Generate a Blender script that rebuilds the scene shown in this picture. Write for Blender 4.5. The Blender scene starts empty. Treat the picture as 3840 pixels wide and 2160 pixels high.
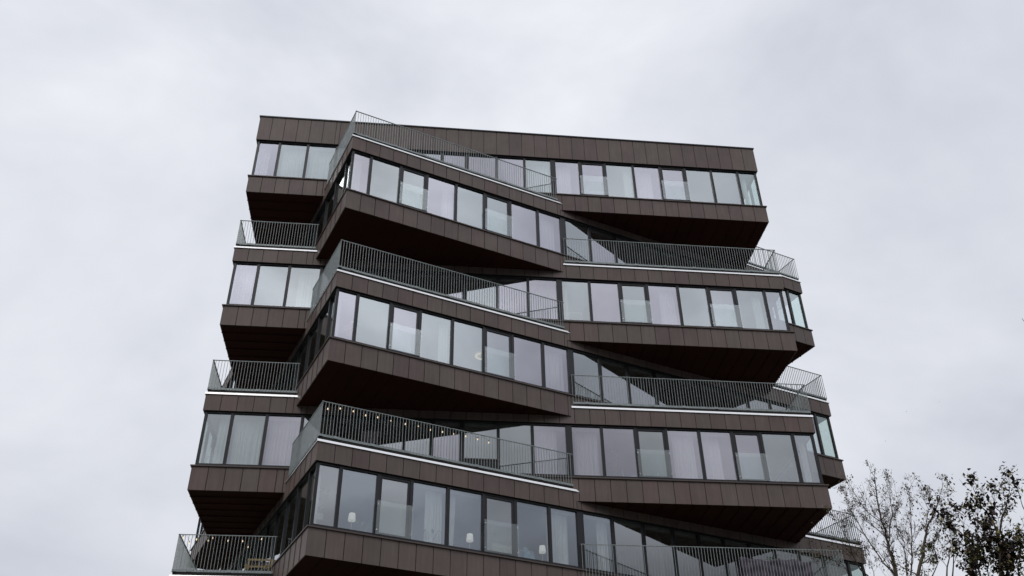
import bpy, math, random
from mathutils import Vector, Matrix
R = math.radians
random.seed(7)
SC = bpy.context.scene
col = SC.collection

# ------------------------------------------------------------------ camera
F_PX, PITCH, ROLL, CAM_Z = 3537.2, 0.61620, -0.017664, 1.6
cam_d = bpy.data.cameras.new('camera')
cam = bpy.data.objects.new('camera', cam_d)
col.objects.link(cam)
cam_d.sensor_width = 36.0
cam_d.lens = F_PX * 36.0 / 3840.0
cam_d.clip_start = 0.1
cam_d.clip_end = 3000
cam.matrix_world = Matrix.Translation((0, 0, CAM_Z)) @ Matrix.Rotation(math.pi / 2 + PITCH, 4, 'X') @ Matrix.Rotation(ROLL, 4, 'Z')
SC.camera = cam


def at(u, v, y):
    """point seen at photo pixel (u, v) of 3840x2160 and standing y metres ahead"""
    a, b = (u - 1920) / F_PX, (1080 - v) / F_PX
    x = a * math.cos(ROLL) - b * math.sin(ROLL)
    up = a * math.sin(ROLL) + b * math.cos(ROLL)
    d = Vector((x, math.cos(PITCH) - up * math.sin(PITCH), math.sin(PITCH) + up * math.cos(PITCH)))
    return Vector((0, 0, CAM_Z)) + d * (y / d.y)


# ------------------------------------------------------------------ world, sun, exposure
SC.view_settings.view_transform = 'Standard'
SC.view_settings.look = 'None'
SC.view_settings.exposure = 0
SC.view_settings.gamma = 1
SC.cycles.use_denoising = True
SC.cycles.max_bounces = 6
SC.cycles.transparent_max_bounces = 12
SC.cycles.sample_clamp_indirect = 4
SUN_EL, SUN_ROT = R(48), R(205)
W = bpy.data.worlds.new('World')
SC.world = W
W.use_nodes = True
nt = W.node_tree
for n in list(nt.nodes):
    nt.nodes.remove(n)


def N(t, typ, **kw):
    n = t.nodes.new(typ)
    for k, v in kw.items():
        setattr(n, k, v)
    return n


out = N(nt, 'ShaderNodeOutputWorld')
sky = N(nt, 'ShaderNodeTexSky', sky_type='NISHITA', sun_disc=False, sun_elevation=SUN_EL, sun_rotation=SUN_ROT)
bg1 = N(nt, 'ShaderNodeBackground')
bg1.inputs['Strength'].default_value = 0.05
nt.links.new(sky.outputs[0], bg1.inputs[0])
tc = N(nt, 'ShaderNodeTexCoord')
nz = N(nt, 'ShaderNodeTexNoise')
nz.inputs['Scale'].default_value = 2.1
nz.inputs['Detail'].default_value = 5
nz.inputs['Roughness'].default_value = .56
nz.inputs['Distortion'].default_value = .35
mp = N(nt, 'ShaderNodeMapping')
mp.inputs['Location'].default_value = (3.1, 1.7, 0.4)
mp.inputs['Scale'].default_value = (1, 1, 1.5)
nt.links.new(tc.outputs['Generated'], mp.inputs[0])
nt.links.new(mp.outputs[0], nz.inputs[0])
cr = N(nt, 'ShaderNodeValToRGB')
cr.color_ramp.elements[0].position = .33
cr.color_ramp.elements[0].color = (.620, .648, .725, 1)
cr.color_ramp.elements[1].position = .68
cr.color_ramp.elements[1].color = (.885, .905, .955, 1)
nt.links.new(nz.outputs[0], cr.inputs[0])
# overcast dome: brighter overhead, darker low down on the side behind the viewer
sep = N(nt, 'ShaderNodeSeparateXYZ')
nt.links.new(tc.outputs['Generated'], sep.inputs[0])
zr = N(nt, 'ShaderNodeMapRange')
zr.inputs['From Min'].default_value = .05
zr.inputs['From Max'].default_value = .75
zr.inputs['To Min'].default_value = .0
zr.inputs['To Max'].default_value = 1
nt.links.new(sep.outputs['Z'], zr.inputs['Value'])
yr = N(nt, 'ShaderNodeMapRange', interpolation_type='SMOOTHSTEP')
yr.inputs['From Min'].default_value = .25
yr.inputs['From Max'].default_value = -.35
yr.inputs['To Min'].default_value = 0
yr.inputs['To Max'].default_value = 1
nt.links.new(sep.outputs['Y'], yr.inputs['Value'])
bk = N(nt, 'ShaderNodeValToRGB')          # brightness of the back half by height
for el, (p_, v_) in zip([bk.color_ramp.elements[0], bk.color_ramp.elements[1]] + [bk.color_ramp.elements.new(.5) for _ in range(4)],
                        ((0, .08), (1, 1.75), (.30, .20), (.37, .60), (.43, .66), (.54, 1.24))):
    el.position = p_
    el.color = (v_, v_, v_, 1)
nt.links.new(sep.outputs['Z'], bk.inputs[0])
fr = N(nt, 'ShaderNodeMapRange')
fr.inputs['To Min'].default_value = .97
fr.inputs['To Max'].default_value = 1.04
nt.links.new(zr.outputs[0], fr.inputs['Value'])
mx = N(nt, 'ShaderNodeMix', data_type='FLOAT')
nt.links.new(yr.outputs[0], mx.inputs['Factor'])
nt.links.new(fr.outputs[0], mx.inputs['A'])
n2 = N(nt, 'ShaderNodeTexNoise')
n2.inputs['Scale'].default_value = 4.2
n2.inputs['Detail'].default_value = 5
n2.inputs['Distortion'].default_value = .6
nt.links.new(mp.outputs[0], n2.inputs[0])
r2 = N(nt, 'ShaderNodeMapRange')
r2.inputs['From Min'].default_value = .34
r2.inputs['From Max'].default_value = .66
r2.inputs['To Min'].default_value = .72
r2.inputs['To Max'].default_value = 1.25
nt.links.new(n2.outputs[0], r2.inputs['Value'])
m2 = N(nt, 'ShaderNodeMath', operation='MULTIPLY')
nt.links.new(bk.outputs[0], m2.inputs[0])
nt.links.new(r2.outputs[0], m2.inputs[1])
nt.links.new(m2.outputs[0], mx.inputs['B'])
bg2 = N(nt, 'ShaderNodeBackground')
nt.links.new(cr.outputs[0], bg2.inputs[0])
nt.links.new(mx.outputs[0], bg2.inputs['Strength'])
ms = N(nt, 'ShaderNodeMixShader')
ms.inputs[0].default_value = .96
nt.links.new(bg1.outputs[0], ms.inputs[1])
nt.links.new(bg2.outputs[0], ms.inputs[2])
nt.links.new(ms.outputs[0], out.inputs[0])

sl = bpy.data.lights.new('sun', 'SUN')
sl.energy = .5
sl.angle = R(20)
sl.color = (1, .97, .92)
so = bpy.data.objects.new('sun', sl)
col.objects.link(so)
so.rotation_euler = (R(90) - SUN_EL, 0, R(-25))
so.location = (0, 0, 60)


# ------------------------------------------------------------------ materials
def mat(name, rgb, rough=.5, metal=0, spec=.5, emit=None, es=1, noise=0, nscale=4, bump=0, attr=False, streak=0, trans=0):
    m = bpy.data.materials.new(name)
    m.use_nodes = True
    t = m.node_tree
    b = t.nodes['Principled BSDF']
    b.inputs['Base Color'].default_value = (*rgb, 1)
    b.inputs['Roughness'].default_value = rough
    b.inputs['Metallic'].default_value = metal
    b.inputs['Specular IOR Level'].default_value = spec
    if emit:
        b.inputs['Emission Color'].default_value = (*emit, 1)
        b.inputs['Emission Strength'].default_value = es
    c = None
    tcn = N(t, 'ShaderNodeTexCoord')
    if noise or attr or streak:
        base = N(t, 'ShaderNodeRGB')
        base.outputs[0].default_value = (*rgb, 1)
        c = base.outputs[0]
    if noise:
        n = N(t, 'ShaderNodeTexNoise')
        n.inputs['Scale'].default_value = nscale
        n.inputs['Detail'].default_value = 6
        t.links.new(tcn.outputs['Object'], n.inputs[0])
        r = N(t, 'ShaderNodeMapRange')
        r.inputs['From Min'].default_value = .3
        r.inputs['From Max'].default_value = .7
        r.inputs['To Min'].default_value = 1 - noise
        r.inputs['To Max'].default_value = 1 + noise
        t.links.new(n.outputs[0], r.inputs[0])
        v = N(t, 'ShaderNodeVectorMath', operation='SCALE')
        t.links.new(c, v.inputs[0])
        t.links.new(r.outputs[0], v.inputs['Scale'])
        c = v.outputs[0]
    if streak:
        mpn = N(t, 'ShaderNodeMapping')
        mpn.inputs['Scale'].default_value = (5, 5, .5)
        n = N(t, 'ShaderNodeTexNoise')
        n.inputs['Scale'].default_value = 2.2
        n.inputs['Detail'].default_value = 4
        t.links.new(tcn.outputs['Object'], mpn.inputs[0])
        t.links.new(mpn.outputs[0], n.inputs[0])
        r = N(t, 'ShaderNodeMapRange')
        r.inputs['From Min'].default_value = .35
        r.inputs['From Max'].default_value = .75
        r.inputs['To Min'].default_value = 1 - streak
        r.inputs['To Max'].default_value = 1 + streak
        t.links.new(n.outputs[0], r.inputs[0])
        v = N(t, 'ShaderNodeVectorMath', operation='SCALE')
        t.links.new(c, v.inputs[0])
        t.links.new(r.outputs[0], v.inputs['Scale'])
        c = v.outputs[0]
    if attr:
        a = N(t, 'ShaderNodeAttribute', attribute_name='panel')
        hs = N(t, 'ShaderNodeMix', data_type='RGBA', blend_type='MULTIPLY')
        hs.inputs['Factor'].default_value = 1
        rp = N(t, 'ShaderNodeValToRGB')
        e = rp.color_ramp.elements
        e[0].position = 0
        e[0].color = (1.05, .97, .97, 1)
        e[1].position = 1
        e[1].color = (1.02, 1.06, 1.02, 1)
        for p_, cc in ((.22, (.90, .86, .87)), (.4, (1.0, .98, .97)), (.6, (1.04, 1.04, 1.02)), (.8, (.93, .95, .92))):
            q = e.new(p_)
            q.color = (*cc, 1)
        t.links.new(a.outputs['Fac'], rp.inputs[0])
        t.links.new(c, hs.inputs['A'])
        t.links.new(rp.outputs[0], hs.inputs['B'])
        c = hs.outputs['Result']
    if c is not None:
        t.links.new(c, b.inputs['Base Color'])
    if bump:
        n = N(t, 'ShaderNodeTexNoise')
        n.inputs['Scale'].default_value = 3
        n.inputs['Detail'].default_value = 3
        t.links.new(tcn.outputs['Object'], n.inputs[0])
        bp = N(t, 'ShaderNodeBump')
        bp.inputs['Strength'].default_value = bump
        bp.inputs['Distance'].default_value = .02
        t.links.new(n.outputs[0], bp.inputs['Height'])
        t.links.new(bp.outputs[0], b.inputs['Normal'])
    return m


def glass(name, refl, tint, fac, lo=None, bump=.05):
    """coated window glass: part mirror, part see-through"""
    m = bpy.data.materials.new(name)
    m.use_nodes = True
    t = m.node_tree
    t.nodes.remove(t.nodes['Principled BSDF'])
    o = t.nodes['Material Output']
    g = N(t, 'ShaderNodeBsdfGlossy')
    g.inputs['Color'].default_value = (*refl, 1)
    g.inputs['Roughness'].default_value = .004
    tr = N(t, 'ShaderNodeBsdfTransparent')
    tr.inputs['Color'].default_value = (*tint, 1)
    lw = N(t, 'ShaderNodeLayerWeight')
    lw.inputs['Blend'].default_value = .5
    fz = N(t, 'ShaderNodeMath', operation='POWER')
    t.links.new(lw.outputs['Facing'], fz.inputs[0])
    fz.inputs[1].default_value = 5
    r = N(t, 'ShaderNodeMapRange')
    r.inputs['From Min'].default_value = 0
    r.inputs['From Max'].default_value = 1
    r.inputs['To Min'].default_value = fac
    r.inputs['To Max'].default_value = 1
    t.links.new(fz.outputs[0], r.inputs[0])
    mxs = N(t, 'ShaderNodeMixShader')
    t.links.new(r.outputs[0], mxs.inputs[0])
    t.links.new(tr.outputs[0], mxs.inputs[1])
    t.links.new(g.outputs[0], mxs.inputs[2])
    t.links.new(mxs.outputs[0], o.inputs[0])
    tcn = N(t, 'ShaderNodeTexCoord')
    n = N(t, 'ShaderNodeTexNoise')
    n.inputs['Scale'].default_value = .9
    n.inputs['Detail'].default_value = 2
    t.links.new(tcn.outputs['Object'], n.inputs[0])
    bp = N(t, 'ShaderNodeBump')
    bp.inputs['Strength'].default_value = bump
    bp.inputs['Distance'].default_value = .03
    t.links.new(n.outputs[0], bp.inputs['Height'])
    t.links.new(bp.outputs[0], g.inputs['Normal'])
    return m


M = {}
M['clad'] = mat('brown_zinc_cladding', (.200, .153, .138), .45, 0, .34, noise=.10, nscale=1.3, bump=.08, attr=True, streak=.09)
M['backing'] = mat('dark_backing', (.02, .017, .016), .8)
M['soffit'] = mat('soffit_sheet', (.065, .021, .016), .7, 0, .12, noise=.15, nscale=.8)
M['sill'] = mat('brown_zinc_sill', (.145, .110, .100), .4, noise=.06, nscale=2)
M['cap'] = mat('dark_roof_cap', (.03, .033, .042), .4)
M['strip'] = mat('white_metal_strip', (.98, .98, .97), .42, .9, noise=.02, nscale=1)
M['frame'] = mat('anthracite_frame', (.028, .027, .031), .38, noise=.05, nscale=3)
M['steel'] = mat('galvanised_steel', (.42, .465, .46), .45, .15, noise=.12, nscale=5)
M['deck'] = mat('terrace_paving', (.20, .20, .19), .8, noise=.15, nscale=3)
M['ceiling'] = mat('white_ceiling', (.72, .72, .70), .8)
M['floor'] = mat('oak_floor', (.28, .20, .13), .5, noise=.1, nscale=3)
M['inwall'] = mat('painted_inner_wall', (.55, .55, .53), .8)
M['glass_l'] = glass('glass_lilac', (.925, .908, .985), (.89, .91, .96), .49)
M['glass_g'] = glass('glass_green', (.885, .935, .950), (.86, .96, .945), .47)
M['glass_n'] = glass('glass_clear', (.90, .93, .97), (.88, .93, .94), .48)
M['glass_b'] = glass('glass_blue', (.84, .91, 1.0), (.95, 1.0, 1.0), .41, bump=.06)
M['glass_c'] = glass('glass_corner', (.86, .96, .97), (.90, 1.0, .97), .36)
M['guard'] = glass('guard_glass', (.96, 1.0, 1.0), (.965, .985, .98), .125)
M['bolt'] = mat('polished_bolt', (.85, .85, .85), .2, 1)
M['curtain'] = mat('sheer_curtain', (.84, .83, .80), .9, spec=.1)
M['ground'] = mat('asphalt', (.045, .045, .045), .9, noise=.2, nscale=.6)
M['grass'] = mat('verge', (.05, .07, .03), .9, noise=.3, nscale=2)


# ------------------------------------------------------------------ mesh helper
class MB:
    def __init__(s):
        s.v, s.f, s.a, s.m = [], [], [], []

    def quadmesh(s, verts, faces, val=0.0, mi=0):
        o = len(s.v)
        s.v += [tuple(p) for p in verts]
        for f in faces:
            s.f.append(tuple(i + o for i in f))
            s.a.append(val)
            s.m.append(mi)

    def hexa(s, p, val=0.0, mi=0):
        s.quadmesh(p, [(0, 3, 2, 1), (4, 5, 6, 7), (0, 1, 5, 4), (1, 2, 6, 5), (2, 3, 7, 6), (3, 0, 4, 7)], val, mi)

    def tube(s, pts, rad, n=6, mi=0, cap=True):
        if not isinstance(rad, (list, tuple)):
            rad = [rad] * len(pts)
        rings = []
        prev = None
        for i, p in enumerate(pts):
            p = Vector(p)
            d = (Vector(pts[min(i + 1, len(pts) - 1)]) - Vector(pts[max(i - 1, 0)]))
            if d.length < 1e-9:
                d = Vector((0, 0, 1))
            d.normalize()
            ref = Vector((0, 0, 1)) if abs(d.z) < .9 else Vector((1, 0, 0))
            x = d.cross(ref).normalized()
            if prev is not None and x.dot(prev) < 0:
                x = -x
            prev = x
            y = d.cross(x)
            rings.append([p + x * rad[i] * math.cos(2 * math.pi * k / n) + y * rad[i] * math.sin(2 * math.pi * k / n) for k in range(n)])
        vs = [q for r in rings for q in r]
        fs = [(i * n + k, i * n + (k + 1) % n, (i + 1) * n + (k + 1) % n, (i + 1) * n + k) for i in range(len(pts) - 1) for k in range(n)]
        if cap:
            fs += [tuple(range(n)), tuple((len(pts) - 1) * n + k for k in range(n))]
        s.quadmesh(vs, fs, 0, mi)

    def lathe(s, c, prof, n=16, mi=0):
        c = Vector(c)
        vs = [c + Vector((r * math.cos(2 * math.pi * k / n), r * math.sin(2 * math.pi * k / n), z)) for r, z in prof for k in range(n)]
        fs = [(i * n + k, i * n + (k + 1) % n, (i + 1) * n + (k + 1) % n, (i + 1) * n + k) for i in range(len(prof) - 1) for k in range(n)]
        fs += [tuple(range(n)), tuple((len(prof) - 1) * n + k for k in range(n))]
        s.quadmesh(vs, fs, 0, mi)

    def build(s, name, mats, parent=None, smooth=False, attr=False):
        me = bpy.data.meshes.new(name)
        me.from_pydata(s.v, [], s.f)
        if not isinstance(mats, (list, tuple)):
            mats = [mats]
        for m_ in mats:
            me.materials.append(m_)
        if len(mats) > 1:
            me.polygons.foreach_set('material_index', s.m)
        if attr:
            at_ = me.attributes.new('panel', 'FLOAT', 'FACE')
            at_.data.foreach_set('value', s.a)
        if smooth:
            me.polygons.foreach_set('use_smooth', [True] * len(me.polygons))
        me.update()
        o = bpy.data.objects.new(name, me)
        col.objects.link(o)
        if parent:
            o.parent = parent
        return o


def tag(o, label=None, cat=None, group=None, kind=None):
    for k, v in (('label', label), ('category', cat), ('group', group), ('kind', kind)):
        if v:
            o[k] = v
    return o


def empty(name, loc=(0, 0, 0)):
    o = bpy.data.objects.new(name, None)
    o.empty_display_size = .3
    col.objects.link(o)
    o.location = loc
    return o


def build_at(mb, name, m, parent, **kw):
    """build a mesh given in world coordinates under an Empty that only has a location"""
    loc = Vector(parent.location)
    if parent.parent:
        loc += Vector(parent.parent.location)
    mb.v = [tuple(Vector(p) - loc) for p in mb.v]
    return mb.build(name, m, parent, **kw)


# ------------------------------------------------------------------ ground
g = MB()
g.quadmesh([(-900, -900, 0), (900, -900, 0), (900, 900, 0), (-900, 900, 0)], [(0, 1, 2, 3)])
tag(g.build('ground', M['ground']), kind='structure')
g = MB()
g.quadmesh([(-60, 16, .004), (60, 16, .004), (60, 90, .004), (-60, 90, .004)], [(0, 1, 2, 3)])
tag(g.build('lawn', M['grass']), kind='structure')

# ------------------------------------------------------------------ the tower: two rotated squares stacked in turn
H, B0, SIDE = 3.1, 26.119, 21.1
Q1 = Vector((-5.7786, 25.1660))
Q4 = Vector((13.1200, 35.0395))
P1 = Vector((-10.3265, 27.7736))
P4 = Vector((10.6330, 30.2477))


def square(a, b, depth=SIDE):
    t = (b - a).normalized()
    n = Vector((-t.y, t.x))
    return [a, b, b + n * depth, a + n * depth]        # front-left, front-right, back-right, back-left (counter-clockwise)


ODD = square(P1, P4)
EVEN = square(Q1, Q4)


def poly_of(f):
    return ODD if f % 2 == 0 else EVEN


def offset(poly, d):
    """mitred inset (d > 0 inwards) of a counter-clockwise polygon"""
    res = []
    n = len(poly)
    for i in range(n):
        p, a, b = poly[i], poly[i - 1], poly[(i + 1) % n]
        t1, t2 = (p - a).normalized(), (b - p).normalized()
        n1, n2 = Vector((-t1.y, t1.x)), Vector((-t2.y, t2.x))
        k = 1 + n1.dot(n2)
        res.append(p + (n1 + n2) * (d / k))
    return res


def sweep(mb, poly, prof, val=0.0):
    """closed profile [(inset, z)...] swept round the polygon with mitred corners"""
    loops = [[Vector((p.x, p.y, z)) for p in offset(poly, d)] for d, z in prof]
    n, m_ = len(poly), len(prof)
    vs = [p for lp in loops for p in lp]
    fs = []
    for i in range(m_):
        j = (i + 1) % m_
        for k in range(n):
            l = (k + 1) % n
            fs.append((i * n + k, i * n + l, j * n + l, j * n + k))
    mb.quadmesh(vs, fs, val)


def plate(mb, poly, z0, z1):
    n = len(poly)
    vs = [(p.x, p.y, z0) for p in poly] + [(p.x, p.y, z1) for p in poly]
    fs = [tuple(reversed(range(n))), tuple(range(n, 2 * n))] + [(k, (k + 1) % n, n + (k + 1) % n, n + k) for k in range(n)]
    mb.quadmesh(vs, fs)


class Wall:
    def __init__(s, a, b):
        s.a, s.b = a, b
        s.t = (b - a).normalized()
        s.n = Vector((-s.t.y, s.t.x))
        s.len = (b - a).length

    def p(s, d, off, z):
        q = s.a + s.t * d + s.n * off
        return Vector((q.x, q.y, z))

    def box(s, mb, d0, d1, o0, o1, z0, z1, val=0.0, mi=0):
        P = s.p
        mb.hexa([P(d0, o0, z0), P(d1, o0, z0), P(d1, o1, z0), P(d0, o1, z0), P(d0, o0, z1), P(d1, o0, z1), P(d1, o1, z1), P(d0, o1, z1)], val, mi)


def walls_of(poly):
    """front, right side, back, left side; the left side is also given from the front corner for measuring"""
    return [Wall(poly[i], poly[(i + 1) % 4]) for i in range(4)]


GAP = .0105


def panels(mb, w, breaks, z0, z1, d_in=0.0):
    for a, b in zip(breaks, breaks[1:]):
        if b - a < .06:
            continue
        s0 = a + (GAP if a > .05 else d_in)
        s1 = b - (GAP if b < w.len - .05 else 0)
        w.box(mb, s0, s1, 0, .03, z0, z1, random.random())
        if a > .05 and w.idx:                         # standing folds show on the side walls
            w.box(mb, a - .005, a + .005, -.022, .03, z0 + .001, z1 - .001, .3)


def steps(start, step, lo, hi):
    r, x = [], start
    while x > lo:
        x -= step
    while x < hi:
        if x > lo + .08 and x < hi - .08:
            r.append(x)
        x += step
    return r


def front_breaks(odd, L):
    if odd:
        b = [0] + [.538 * k for k in range(1, 6)] + [2.93, 3.2] + steps(12.504, .5365, 3.25, L)
    else:
        b = [0] + [.54 * k for k in range(1, 17)] + [8.77] + steps(20.83, .54, 8.8, L)
    return b + [L]


def tower_part_name(n):
    return n


tower = empty('apartment_building', (0, 30, 0))
tag(tower, 'dark brown metal clad apartment tower of twisted storeys with continuous window bands', 'building')


def T(mb, name, m, parent=tower, **kw):
    mb.v = [(x, y - 30, z) for x, y, z in mb.v]
    o = mb.build(name, m, parent, **kw)
    return o


EV = [0.0, .81, 1.98, 3.04, 4.24, 5.44, 6.55, 7.77, 8.91, 10.16, 11.37, 12.58, 13.64, 14.72, 15.85, 17.0, 18.15, 19.3, 20.49, None]
OD = [0.0, .97, 2.10, 3.27, 4.4, 5.55, 6.69, 7.60, 8.62, 9.85, 11.02, 12.26, 13.39, 14.55, 15.64, 16.85, 17.97, 19.10, 20.29, None]
OD_R = {0: [12.22, 13.35, 14.44, 15.64, 16.80, 17.89, 19.04, 20.20], 2: [12.22, 13.39, 14.55, 15.64, 16.85, 18.03, 19.13, 20.31],
        4: [12.28, 13.43, 14.61, 15.70, 16.88, 18.06, 19.10, 20.27], 6: [12.28, 13.43, 14.61, 15.70, 16.88, 18.06, 19.10, 20.27]}
HW_E = {8: .12}
HW_O = {7: .07, 8: .08, 11: .11}
OPEN_E = {2, 5}
OPEN_O = {13 - 1 + 0, 16 - 1 + 0}
TINT = {
    (0, 0): 'l', (0, 1): 'g', (0, 2): 'g', (0, 7): 'l', (0, 8): 'l', (0, 9): 'l', (0, 10): 'g', (0, 11): 'l', (0, 12): 'l', (0, 13): 'g', (0, 14): 'l', (0, 15): 'l', (0, 16): 'g', (0, 17): 'g', (0, 18): 'c',
    (1, 0): 'l', (1, 1): 'g', (1, 2): 'g', (1, 3): 'l', (1, 4): 'g', (1, 5): 'g', (1, 6): 'l', (1, 7): 'l', (1, 8): 'g', (1, 9): 'l', (1, 18): 'c',
    (2, 0): 'l', (2, 1): 'g', (2, 2): 'g', (2, 7): 'l', (2, 8): 'g', (2, 9): 'l', (2, 10): 'l', (2, 11): 'g', (2, 12): 'l', (2, 13): 'g', (2, 14): 'l', (2, 15): 'g', (2, 16): 'n', (2, 17): 'g', (2, 18): 'n',
    (3, 0): 'l', (3, 1): 'g', (3, 2): 'l', (3, 3): 'g', (3, 4): 'g', (3, 5): 'n', (3, 6): 'l', (3, 7): 'l', (3, 8): 'g', (3, 9): 'n', (3, 18): 'c', (5, 18): 'c',
    (4, 0): 'g', (4, 1): 'g', (4, 2): 'l', (4, 6): 'g', (4, 7): 'l', (4, 8): 'g', (4, 9): 'g', (4, 10): 'l', (4, 11): 'l', (4, 12): 'l', (4, 13): 'g', (4, 14): 'l', (4, 15): 'l', (4, 16): 'l', (4, 17): 'g', (4, 18): 'n',
    (5, 0): 'n', (5, 1): 'b', (5, 2): 'n', (5, 3): 'b', (5, 4): 'b', (5, 5): 'n', (5, 6): 'b', (5, 7): 'b', (5, 8): 'b', (5, 9): 'n'}
SHOWN = {0: set([0, 1, 2] + list(range(7, 19))), 2: set([0, 1, 2] + list(range(8, 19))), 4: set([0, 1, 2] + list(range(6, 19))),
         1: set(list(range(0, 11)) + [18]), 3: set(list(range(0, 11)) + [18]), 5: set(list(range(0, 13)) + [16, 17, 18])}
SHOWN_SIDE = {1: {0, 1, 2}, 3: {0, 1, 2}, 5: {0, 1, 2, 3}}
rest = MB()            # windows the photo shows nothing of: one joined part
GK = {'l': 1, 'g': 2, 'n': 3, 'c': 4, 'b': 5}
Z_FB, Z_FT = .86, 2.815      # frame bottom and top above the band's underside
FO, FI = .07, .155           # frame front and back behind the cladding face


def ring_box(mb, w, s0, s1, z0, z1, wl, wr, wb, wt, o0, o1, mi=0):
    w.box(mb, s0, s0 + wl, o0, o1, z0, z1, 0, mi)
    w.box(mb, s1 - wr, s1, o0, o1, z0, z1, 0, mi)
    w.box(mb, s0 + wl, s1 - wr, o0, o1, z0, z0 + wb, 0, mi)
    w.box(mb, s0 + wl, s1 - wr, o0, o1, z1 - wt, z1, 0, mi)


def window(w, b, i, s0, s1, hw0, hw1, openable, tint, shown, first, last):
    e0 = .15 if first else 0       # the corner post is shared round the corner
    z0, z1 = b + Z_FB, b + Z_FT
    fm = MB() if shown else rest
    a0 = s0 + (.073 if first else 0)
    a1 = s1 - (.073 if last else 0)
    wl = hw0 + (.0 if first else 0)
    wr = hw1
    ring_box(fm, w, a0, a1, z0, z1, wl, wr, .085, .055, FO, FI)
    x0, x1, y0, y1 = a0 + wl, a1 - wr, z0 + .085, z1 - .055
    if openable:
        ring_box(fm, w, x0 + .002, x1 - .002, y0 + .002, y1 - .002, .065, .065, .06, .075, FO + .02, FI - .01)
        x0, x1, y0, y1 = x0 + .06, x1 - .06, y0 + .055, y1 - .07
    gp = MB() if shown else rest
    gp.quadmesh([w.p(x0, .125, y0), w.p(x1, .125, y0), w.p(x1, .125, y1), w.p(x0, .125, y1)], [(0, 1, 2, 3)], 0, 0 if shown else GK[tint])
    if shown:
        fo = T(fm, 'window', M['frame'])
        T(gp, 'pane', M['glass_' + tint], fo)
        if openable:
            gm = MB()
            w.box(gm, s0 - .03, s1 + .03, -.045, -.033, b + .90, b + 1.915)
            T(gm, 'glass_guard', M['guard'], fo)
            for sx in (s0, s1):
                for zz in (b + 1.02, b + 1.79):
                    bm_ = MB()
                    pts = [w.p(sx, o_, zz) for o_ in (-.058, -.05, .068)]
                    bm_.tube(pts, [.016, .02, .012], 8)
                    T(bm_, 'guard_bolt', M['bolt'], fo)


def seg_outside(w, poly):
    """pieces of wall line w that lie outside a convex polygon"""
    lo, hi = 0.0, w.len
    n = len(poly)
    for k in range(n):
        a, b2 = poly[k], poly[(k + 1) % n]
        t = (b2 - a).normalized()
        nn = Vector((-t.y, t.x))
        c0, c1 = (w.a - a).dot(nn), (w.b - a).dot(nn)
        if c0 < 0 and c1 < 0:
            return [(0.0, w.len)]
        if c0 < 0:
            lo = max(lo, w.len * c0 / (c0 - c1))
        elif c1 < 0:
            hi = min(hi, w.len * c0 / (c0 - c1))
    if lo >= hi:
        return [(0.0, w.len)]
    r = []
    if lo > .05:
        r.append((0.0, lo))
    if hi < w.len - .05:
        r.append((hi, w.len))
    return r


def railing(w, s0, s1, b, c0, c1):
    """balusters with a flat handrail and a bottom plate; c0 / c1: the end is a corner"""
    o = .012
    a, e = s0 + (.0 if c0 else .06), s1 - (.0 if c1 else .06)
    mb = MB()
    n = int((e - a) / .1)
    st = .1 if not (c0 and not c1) else .1
    x = a + .02 if c0 else e - .02
    sg = 1 if c0 else -1
    k = 0
    while a - .001 <= x <= e + .001:
        w.box(mb, x - .006, x + .006, o, o + .018, b + 3.60, b + 4.745)
        x += sg * st
        k += 1
    r = T(mb, 'terrace_railing', M['steel'])
    hb = MB()
    w.box(hb, a + (.042 if c0 and w.idx else 0), e - (.0), o - .002, o + .036, b + 4.747, b + 4.765)
    T(hb, 'handrail', M['steel'], r)
    pb = MB()
    w.box(pb, a + (.05 if c0 and w.idx else 0), e, o + .019, o + .031, b + 3.610, b + 3.685)
    w.box(pb, a + (.05 if c0 and w.idx else 0), e, o + .032, o + .12, b + 3.610, b + 3.622)
    y = a + .45
    while y < e - .2:
        w.box(pb, y, y + .12, o + .004, o + .018, b + 3.615, b + 3.690)
        w.box(pb, y + .03, y + .09, o + .125, o + .155, b + 3.44, b + 3.60)
        y += 1.16
    T(pb, 'base_plate', M['steel'], r)


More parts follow.
